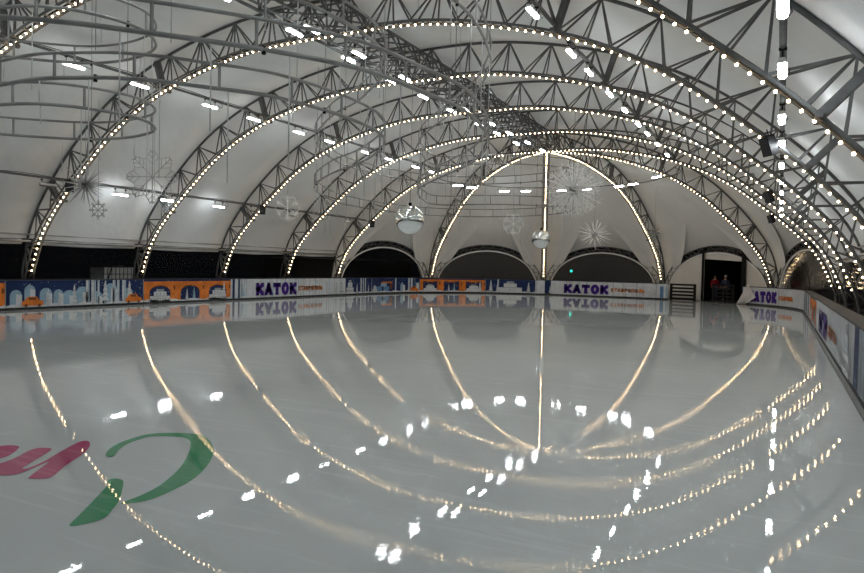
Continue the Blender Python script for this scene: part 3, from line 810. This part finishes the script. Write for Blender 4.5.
# ------------------------------------------------------------------ lamps
lm = thing('ceiling_lamp', '', 'lamp', (0, 0, 0), 0, 'cool white tube lamps under the roof')
q = MB()
n = 8; prof_ = [(-.045, 0), (-.05, .03), (-.035, .07), (.035, .07), (.05, .03), (.045, 0)]
vs = [(x, y, z) for y in (-.33, .33) for x, z in prof_]; m6 = len(prof_)
q.add(vs, [tuple(range(m6)), tuple(range(m6, 2*m6))[::-1]]+[(i, m6+i, m6+(i+1) % m6, (i+1) % m6) for i in range(m6)])
hs = q.obj('housing', M['white_plastic'], lm)
q = MB(); dp = [(.056*cos(-.12+(PI+.24)*k/6), -.01-.042*sin(-.12+(PI+.24)*k/6)) for k in range(7)]
vs = [(x, y, z-.002) for y in (-.315, .315) for x, z in dp]
q.add(vs, [tuple(range(7))[::-1], tuple(range(7, 14))]+[(i, i+1, 7+i+1, 7+i) for i in range(6)]+[(6, 0, 7, 13)], 0, True)
q.obj('diffuser', M['tube'], lm)
for y in (-.25, .25):
    q = MB(); q.tube([(0, y, .09), (0, y, .22)], .012, 5); q.bar((-.05, y, .2), (.05, y, .2), .04); q.obj('bracket', M['black'], hs)
q = MB(); q.tube([(0, .38, .08), (.05, .5, .02), (.09, .56, .1), (.05, .5, .2), (.01, .42, .22)], .009, 4); q.obj('power_cable', M['cable'], hs)
lamp_spots = []
def row(nm, x, z, ys):
    for i, y in enumerate(ys): lamp_spots.append((x, y, z-.24, 0, f'{nm}, {ORD[i]} from the front'))
H = S/2
row('on the upper left purlin', -6.95, 7.95, [2.7, 5.3, 8.0, 10.5, 13.15, 15.5, 18.6, 20.95, 23.8, 26.1, 29.2, 31.5, 34.5, 36.4])
row('on the lower left purlin', -12.25, 4.86, [5.4, 8.2, 10.7, 13.4, 15.8, 18.9, 21.3, 24.4, 26.9, 29.95, 32.6, 35.4])
row('on the left rail under the ridge', -.3, 8.68, [1.6, 4.3, 7.0, 9.7, 12.4, 15.25, 17.95, 20.5, 23.0, 25.5, 28.4, 30.6, 33.3])
row('on the right rail under the ridge', .3, 8.68, [1.6, 4.3, 7.0, 9.7, 12.4, 15.25, 17.65, 20.5, 25.5, 28.4, 30.7, 33.3, 35.8])
row('on the upper right purlin', 6.95, 7.95, [4.4, 7.0, 9.6, 12.2, 14.75, 17.9, 19.8, 22.5, 24.9, 27.5, 29.5, 32.1, 35.2])
row('on the lower right purlin', 12.08, 4.90, [2.4, 5.1, 7.9, 10.4, 13.65, 16.2, 19.4, 22.7, 25.8, 29, 32.2, 35.5])
for i, (x, y) in enumerate([(-6.5, 39.4), (-6.1, 40.7), (-4.8, 43.2), (-3.4, 43.6), (-1.0, 44.0), (.75, 43.7), (3.0, 42.8), (4.0, 42.0), (5.8, 39.3)]):
    lamp_spots.append((x, y, 7.2, PI/2-.1+ (x+1)*(-.09), f'on the tie tubes of the round end, {ORD[i]} from left'))
for y in (-4, -9):  # unseen lamps behind the camera, added to even out the hall lighting
    for x, w in ((-6.95, 'upper left purlin'), (0.3, 'ridge'), (6.95, 'upper right purlin')): lamp_spots.append((x, y, 7.7 if x != .3 else 8.45, 0, f'on the {w}, {"just" if y > -6 else "well"} behind the camera, added fill'))
DEAD = [ch for ch in lm.children if ch.name.startswith('diffuser')][0].data.copy(); DEAD.materials[0] = M['dead_tube']
for i, (x, y, z, rz, w) in enumerate(lamp_spots):
    c = lm if i == 0 else copy_tree(lm)
    off = 'lower left' in w and not any(abs(y-q) < .2 for q in (18.9, 21.3, 24.4))
    c.location = (x, y, z); c.rotation_euler = (0, 0, rz); c['label'] = ('unlit grey' if off else 'cool white')+' tube lamp '+w
    if off:
        for ch in c.children:
            if ch.name.startswith('diffuser'): ch.data = DEAD

# ------------------------------------------------------------------ loudspeakers on the lower purlins
def speaker_mesh(t):
    q = MB(); v = [(-.2,-.16,-.28),(.2,-.16,-.28),(.12,.16,-.28),(-.12,.16,-.28),(-.2,-.16,.28),(.2,-.16,.28),(.12,.16,.28),(-.12,.16,.28)]
    q.add(v, [(0,3,2,1),(4,5,6,7),(0,1,5,4),(1,2,6,5),(2,3,7,6),(3,0,4,7)]); cb = q.obj('cabinet', M['black'], t)
    q = MB(); q.add([(-.18,-.168,-.26),(.18,-.168,-.26),(.18,-.168,.26),(-.18,-.168,.26)], [(0,1,2,3)]); q.obj('grille', M['kick'], cb)
    q = MB(); q.tube([(0,.05,.28),(0,.05,.5)], .02, 6); q.bar((-.24,.05,.3),(.24,.05,.3), .03); q.obj('yoke', M['black'], t)
for k, (x, y, w) in enumerate([(-11.6, Y0+S, 'second arch on the left'), (-11.55, Y0+3*S, 'fourth arch on the left'), (-11.6, YE, 'last straight arch on the left'),
                               (11.85, Y0+S, 'second arch on the right'), (11.7, Y0+3*S, 'fourth arch on the right'), (11.65, YE, 'last straight arch on the right')]):
    t = thing('loudspeaker', f'small black loudspeaker hung from the {w}', 'loudspeaker', (x, y-.25, 4.62), 0, 'black loudspeakers on the arches')
    speaker_mesh(t); t.scale = (.72, .72, .72); t.rotation_euler = (.35, 0, (-.9 if x > 0 else .9))
for y, xx, nm in ((Y0, 12.1, 'nearest'),):
    pass

# ------------------------------------------------------------------ mirror balls
for x, y, z, w in ((0, 21.6, 3.6, 'large mirror ball hanging in front, left of the centre rib'), (0, 36.8, 3.62, 'smaller looking mirror ball hanging before the centre rib of the round end')):
    t = thing('mirror_ball', w, 'mirror ball', (x, y, z), 0, 'mirror balls')
    q = MB(); q.sphere((0, 0, 0), .53, 40, 24); q.obj('ball', M['mirror'], t)
    q = MB(); q.tube([(0,0,.52),(0,0,.62)], .06, 10); q.obj('mount', M['black'], t)
    q = MB(); q.tube([(0,0,.6),(0,0,8.62-z)], .012, 5); q.obj('cable', M['wire'], t)

# ------------------------------------------------------------------ snowflakes
def flake_flat(loc, r, rz, label, arms=8, ring=False, m_='flake_grey', top=8.0):
    t = thing('snowflake', label, 'snowflake', loc, rz, 'hanging snowflakes')
    for k in range(arms):
        a = 2*PI*k/arms+PI/2; d = Vector((cos(a), 0, sin(a))); e = Vector((-sin(a), 0, cos(a)))
        q = MB(); q.bar(d*.06*r, d*r*.95, .028*r+.008, .02)
        for f in (.45, .68, .86):
            L = .22*r*(1.3-f)*1.6
            for g in (-1, 1): q.bar(d*r*f, d*(r*f+L*.8)+e*g*L*.7, .015*r+.006, .015)
        q.obj('arm', M[m_], t)
    q = MB()
    n = 48
    if ring: q.tube([(cos(2*PI*k/n)*r*.62, 0, sin(2*PI*k/n)*r*.62) for k in range(n)], .03*r+.006, 5, closed=True)
    else:
        n = arms*12
        q.tube([(cos(2*PI*k/n)*r*(.83+.12*cos(arms*2*PI*k/n)), 0, sin(2*PI*k/n)*r*(.83+.12*cos(arms*2*PI*k/n))) for k in range(n)], .012, 4, closed=True)
    q.sphere((0, 0, 0), .05*r+.01, 8, 5); q.obj('outline', M[m_], t)
    q = MB(); q.tube([(0,0,r*.95),(0,0,top-loc[2])], .008, 4); q.obj('cord', M['wire'], t)
def flake_burst(loc, r, n, label, m_='flake', top=8.0, sub=False):
    rnd = random.Random(int(loc[1]*100))
    t = thing('snowflake', label, 'snowflake', loc, 0, 'hanging snowflakes')
    for k in range(n):
        z = 1-2*(k+.5)/n; ph = k*2.39996; s = math.sqrt(1-z*z); d = Vector((s*cos(ph), s*sin(ph), z)); L = r*rnd.uniform(.7, 1)
        q = MB(); q.tube([d*.05, d*L*.6, d*L], [.03, .022, .008], 5)
        if sub:
            e = d.cross(Vector((0, 0, 1))); e = e.normalized() if e.length > .1 else Vector((1, 0, 0)); e2 = d.cross(e)
            for f in (.5, .7, .88):
                for g in (e, -e, e2, -e2): q.tube([d*L*f, d*L*(f+.12)+g*.16*r], [.010, .005], 4)
        q.obj('spike', M[m_], t)
    q = MB(); q.sphere((0,0,0), .08, 10, 6); q.obj('core', M[m_], t)
    q = MB(); q.tube([(0,0,.05),(0,0,top-loc[2])], .008, 4); q.obj('cord', M['wire'], t)
flake_flat((-7.2, 16.25, 4.78), .95, .45, 'large flat grey eight-armed snowflake hanging between the second and third arch on the left', 8)
flake_burst((-9.0, 15.0, 4.42), .85, 46, 'spiky white snowflake seen edge on beside the second arch on the left', 'flake_grey', 7.4)
flake_flat((-9.0, 15.5, 3.61), .34, .4, 'small ring-shaped snowflake on a long cord at the left', 8, True, 'flake_grey', 7.4)
flake_flat((-9.0, 25.6, 4.58), .62, .5, 'faint flat white snowflake hanging before the left wall past the third arch', 6, False, 'flake', 7.3)
flake_burst((4.6, 26.8, 5.08), 1.3, 60, 'very large sparkling starburst snowflake right of the centre rib', 'flake', 8.3, True)
flake_burst((3.0, 36.9, 3.85), .98, 46, 'white starburst snowflake hanging low over the fourth window arch', 'flake', 8.3)
flake_flat((0.3, 31.5, 4.1), .55, .3, 'faint narrow snowflake hanging between the two mirror balls', 6, False, 'flake', 8.6)
flake_burst((5.2, 43.0, 4.25), .75, 26, 'faint white snowflake hanging beside the third rib of the round end', 'flake_grey', 7.0)

# ------------------------------------------------------------------ curvy hanging bands with icicle tubes
PATH = [(-0.14, 7.07), (0.9, 7.1), (1.59, 7.32), (2.2, 7.59), (2.78, 8.07), (3.2, 8.64), (3.6, 9.14), (3.92, 9.81), (4.13, 11.29), (4.0, 12.82), (3.52, 14.03), (2.52, 15.3), (0.75, 16.95), (-1.07, 18.23), (-3.38, 20.41), (-4.83, 22.32), (-6.2, 25.04), (-7.01, 27.4), (-7.2, 29.9), (-6.9, 32.6), (-5.9, 34.8), (-4.24, 36.1), (-2.32, 36.5), (0.04, 36.1), (1.83, 34.8), (2.83, 33.15), (2.88, 31.88), (1.9, 30.63), (0.57, 29.73), (-0.79, 29.37), (-2.2, 29.3), (-2.75, 28.6), (-2.38, 27.2), (-1.42, 24.78), (-0.05, 22.51), (2.0, 20.16), (3.98, 18.0), (5.23, 16.14), (5.8, 15.07), (6.2, 13.92), (6.53, 12.54), (6.64, 11.48), (6.52, 10.27), (6.3, 8.84), (5.66, 7.64), (5.05, 6.84), (4.45, 6.15), (3.95, 5.6), (3.3, 5.09),
        (2.3, 4.3), (1.0, 3.6), (-1.0, 3.0), (-3.4, 3.2), (-5.4, 4.4), (-6.3, 6.2), (-6.1, 8.2), (-4.93, 9.83), (-4.37, 10.43), (-3.68, 10.99), (-2.97, 11.27), (-1.96, 11.31), (-0.93, 11.01), (-0.3, 10.4), (-0.08, 9.7), (-0.33, 8.82), (-0.88, 8.22), (-1.68, 7.96), (-2.5, 7.75), (-2.6, 7.4), (-1.7, 7.1)]
band_pts = smooth_closed(PATH, 4)
cum = [0]
for a, b_ in zip(band_pts, band_pts[1:]+band_pts[:1]): cum.append(cum[-1]+math.hypot(b_[0]-a[0], b_[1]-a[1]))
TOT = cum[-1]
def along(d):
    d %= TOT
    for i in range(len(band_pts)):
        if cum[i+1] >= d:
            a = band_pts[i]; b_ = band_pts[(i+1) % len(band_pts)]; u = (d-cum[i])/(cum[i+1]-cum[i]+1e-9)
            return (a[0]+(b_[0]-a[0])*u, a[1]+(b_[1]-a[1])*u)
b = MB(); b.tube([(0,0,0),(0,0,-1)], .011, 5); ICI = b.mesh('icicle_tube', M['icicle'])
def roof_z(x):
    k = min(range(401), key=lambda i: abs(DEN[i][0]-abs(x))); return DEN[k][1]+.6
for zb, w in ((4.9, 'lower'), (6.8, 'upper')):
    t = thing('light_band', f'long curvy ladder-like grey band hanging under the roof, {w} of the two', 'hanging decoration', (0, 20, zb), 0, 'curvy hanging bands')
    L = lambda p, dz: (p[0], p[1]-20, dz)
    q = MB(); q.tube([L(p, 0) for p in band_pts], .036, 6, closed=True); q.obj('lower_tube', M['band'], t)
    q = MB(); q.tube([L(p, .42) for p in band_pts], .029, 6, closed=True); q.obj('upper_tube', M['band'], t)
    nr = 80
    for k in range(nr):
        p = along(TOT*k/nr); q = MB(); q.bar(L(p, 0), L(p, .42), .036); q.obj('rung', M['band'], t)
    rnd = random.Random(3+int(zb))
    for k in range(96):
        p = along(TOT*(k+rnd.uniform(-.3, .3))/96); o = inst('icicle_tube', ICI, t, L(p, -.03), None, (1, 1, rnd.choice([.35, .5, .8, 1.2, 1.6])))
    for k in range(26):
        p = along(TOT*(k+.5)/26); q = MB(); q.tube([L(p, .42), (p[0], p[1]-20, roof_z(p[0])-zb)], .008, 4); q.obj('hanging_wire', M['wire'], t)
        q = MB(); q.bar(L(p, -.07), L(p, .05), .045); q.obj('clip', M['black'], t)

# ------------------------------------------------------------------ seen through the windows
t = thing('caged_container', 'pale gridded liquid container standing outside behind the left boards', 'container', (-17.3, 22.4, 0))
q = MB(); q.box((-.5, -.85, .15), (.5, .85, 1.55)); q.obj('tank', M['crate'], t)
q = MB()
for k in range(9):
    y = -.88+1.76*k/8; q.tube([(.53, y, .15), (.53, y, 1.6)], .015, 5); q.tube([(-.53, y, .15), (-.53, y, 1.6)], .015, 5)
for k in range(5):
    z = .2+1.35*k/4; q.tube([(.53, -.88, z), (.53, .88, z), (-.53, .88, z), (-.53, -.88, z)], .015, 5, closed=True)
q.tube([(.56, -.85, .4), (.56, -.45, 1.6), (.56, .2, 1.62)], .03, 5)
q.obj('cage', M['crate_grid'], t)
q = MB(); q.box((-.55, -.9, 0), (.55, .9, .14)); q.obj('pallet', M['kick'], t)
t = thing('outdoor_lamp', 'small green light glowing on a post beyond the middle right window', 'lamp', (-3.6, 56, 0))
q = MB(); q.tube([(0,0,0),(0,0,1.75)], .03, 6); q.obj('post', M['black'], t)
q = MB(); q.sphere((0,0,1.83), .11, 10, 6); q.obj('lens', M['green'], t)
# low building outside the left windows
t = thing('outside_cabin', 'long dark cabin with a pale ledge outside the last left window', 'cabin', (-19, 44, 0))
q = MB(); q.box((-1.5, -7, 0), (1.5, 9, 2.3)); q.obj('wall', M['kick'], t)
q = MB(); q.box((-1.7, -7.2, 2.3), (1.9, 9.2, 2.42)); q.obj('roof', M['curb'], t)

# ------------------------------------------------------------------ people in the dark doorway
def skin(name, verts, edges, radii, m_, parent, lev=1):
    me = bpy.data.meshes.new(name); me.from_pydata(verts, edges, []); me.materials.append(m_)
    o = bpy.data.objects.new(name, me); COL.objects.link(o); o.parent = parent
    md = o.modifiers.new('skin', 'SKIN'); md.use_smooth_shade = True
    sv = me.skin_vertices[0].data if me.skin_vertices else None
    if sv is None:
        me.skin_vertices  # created by the modifier
    for i, r in enumerate(radii):
        me.skin_vertices[0].data[i].radius = (r, r) if not isinstance(r, tuple) else r
    me.skin_vertices[0].data[0].use_root = True
    s_ = o.modifiers.new('sub', 'SUBSURF'); s_.levels = lev; s_.render_levels = lev
    return o
M['skin'] = mat('skin', (.30, .17, .12), .7); M['red_cloth'] = mat('red_jacket', (.20, .010, .02), .9, spec=.1)
M['navy_cloth'] = mat('navy_cloth', (.02, .025, .07), .8); M['dark_cloth'] = mat('dark_cloth', (.03, .03, .035), .8)
M['hair'] = mat('dark_hair', (.02, .012, .008), .6); M['boots'] = mat('pale_boots', (.4, .4, .42), .6)
def person(loc, rz, label, jacket, trousers, cap=None, reach=0.0):
    t = thing('person', label, 'person', loc, rz)
    V = [(0,0,.95),(0,0,1.15),(0,0,1.38),(0,.0,1.50),(0,-.01,1.60),(0,-.02,1.70),
         (-.19,0,1.42),(-.25,-.02,1.14),(-.24,-.16-reach,.98),(-.24,-.22-reach,.95),
         (.19,0,1.42),(.25,.02,1.14),(.25,-.08,.90),(.25,-.1,.84),
         (-.10,0,.88),(-.12,-.05,.50),(-.13,.04,.09),(-.13,-.12,.04),
         (.10,0,.88),(.12,-.02,.50),(.15,.08,.09),(.15,-.08,.04)]
    E_ = [(0,1),(1,2),(2,3),(3,4),(4,5),(2,6),(6,7),(7,8),(8,9),(2,10),(10,11),(11,12),(12,13),(0,14),(14,15),(15,16),(16,17),(0,18),(18,19),(19,20),(20,21)]
    R_ = [.14,.13,.15,.055,.085,.075,.06,.045,.035,.04,.06,.045,.035,.04,.085,.06,.045,.035,.085,.06,.045,.035]
    skin('body', V, E_, R_, M['skin'], t)
    ids = [1,2,6,7,8,10,11,12]; mp_ = {i: k for k, i in enumerate([0]+ids)}
    skin('jacket', [V[i] for i in [0]+ids], [(mp_[a], mp_[b_]) for a, b_ in E_ if a in mp_ and b_ in mp_], [R_[i]+.025 for i in [0]+ids], jacket, t)
    ids = [0,14,15,16,18,19,20]; mp_ = {i: k for k, i in enumerate(ids)}
    skin('trousers', [V[i] for i in ids], [(mp_[a], mp_[b_]) for a, b_ in E_ if a in mp_ and b_ in mp_], [R_[i]+.018 for i in ids], trousers, t)
    for g in (-1, 1):
        q = MB(); x = -.13 if g < 0 else .15; yy = 0 if g < 0 else .04
        q.sphere((x, yy-.03, .05), .055, 8, 6, 0, .9); q.sphere((x, yy-.12, .04), .045, 8, 6, 0, .8); q.tube([(x, yy+.02, .06), (x, yy+.03, .2)], .055, 8); q.obj('boot', M['boots'], t)
    q = MB(); q.sphere((0, .02, 1.71), .098, 12, 8, 0, 1.02); q.obj('hair' if not cap else 'cap', cap or M['hair'], t)
    for g in (-1, 1):
        q = MB(); q.sphere((g*.03, -.095, 1.665), .010, 6, 4); q.obj('eye', M['black'], t)
    q = MB(); q.sphere((0, -.105, 1.64), .016, 6, 4, 0, 1.5); q.obj('nose', M['skin'], t)
    for g in (-1, 1):            # five fingers on each hand
        hx, hy, hz = (-.24, -.22-reach, .95) if g < 0 else (.25, -.1, .84)
        q = MB()
        for k in range(5):
            L_ = (.045, .07, .078, .07, .055)[k]; a = (k-2)*.018
            q.tube([(hx+a, hy, hz), (hx+a*1.3, hy-L_*.5, hz-L_*.45), (hx+a*1.3, hy-L_*.55, hz-L_)], [.011, .010, .007], 5)
        q.obj('fingers', M['skin'], t)
pp = wallp(d0+.42, 0, .6); qq = wallp(d0+.95, 0, 1.0); FZ = -.015
person((pp.x, pp.y, FZ), .3, 'person in a red jacket and dark trousers standing at the left of the dark doorway', M['red_cloth'], M['navy_cloth'], None, .12)
person((qq.x, qq.y, FZ), -.2, 'person in dark navy clothes with a pale cap standing behind the one in red', M['navy_cloth'], M['dark_cloth'], M['boots'])

# ------------------------------------------------------------------ world, camera, view
w = bpy.data.worlds.new('night'); sc.world = w; w.use_nodes = True
w.node_tree.nodes['Background'].inputs['Color'].default_value = (.02, .025, .035, 1)
w.node_tree.nodes['Background'].inputs['Strength'].default_value = .02
cam = bpy.data.cameras.new('camera'); co = bpy.data.objects.new('camera', cam); COL.objects.link(co)
cam.sensor_width = 36; cam.lens = 673.62/864*36; cam.clip_start = .05; cam.clip_end = 500
yaw, pitch, roll = .47750, -.02776, .02131
f0_ = Vector((-sin(yaw), cos(yaw), 0)); r0_ = Vector((cos(yaw), sin(yaw), 0)); u0_ = Vector((0, 0, 1))
fw = f0_*cos(pitch)+u0_*sin(pitch); up = u0_*cos(pitch)-f0_*sin(pitch)
rt = r0_*cos(roll)+up*sin(roll); up = up*cos(roll)-r0_*sin(roll)
co.matrix_world = Matrix(((rt.x, up.x, -fw.x, CAM.x), (rt.y, up.y, -fw.y, CAM.y), (rt.z, up.z, -fw.z, CAM.z), (0, 0, 0, 1)))
sc.camera = co
vs = sc.view_settings; vs.view_transform = 'Standard'; vs.look = 'None'; vs.gamma = 1; vs.use_curve_mapping = False
vs.exposure = 1.28
cy = sc.cycles
try:
    cy.use_denoising = True; cy.denoiser = 'OPENIMAGEDENOISE'; cy.use_light_tree = True
    cy.max_bounces = 7; cy.diffuse_bounces = 4; cy.glossy_bounces = 3; cy.transparent_max_bounces = 8; cy.transmission_bounces = 2
    cy.sample_clamp_indirect = 6.0; cy.use_adaptive_sampling = False
except Exception: pass
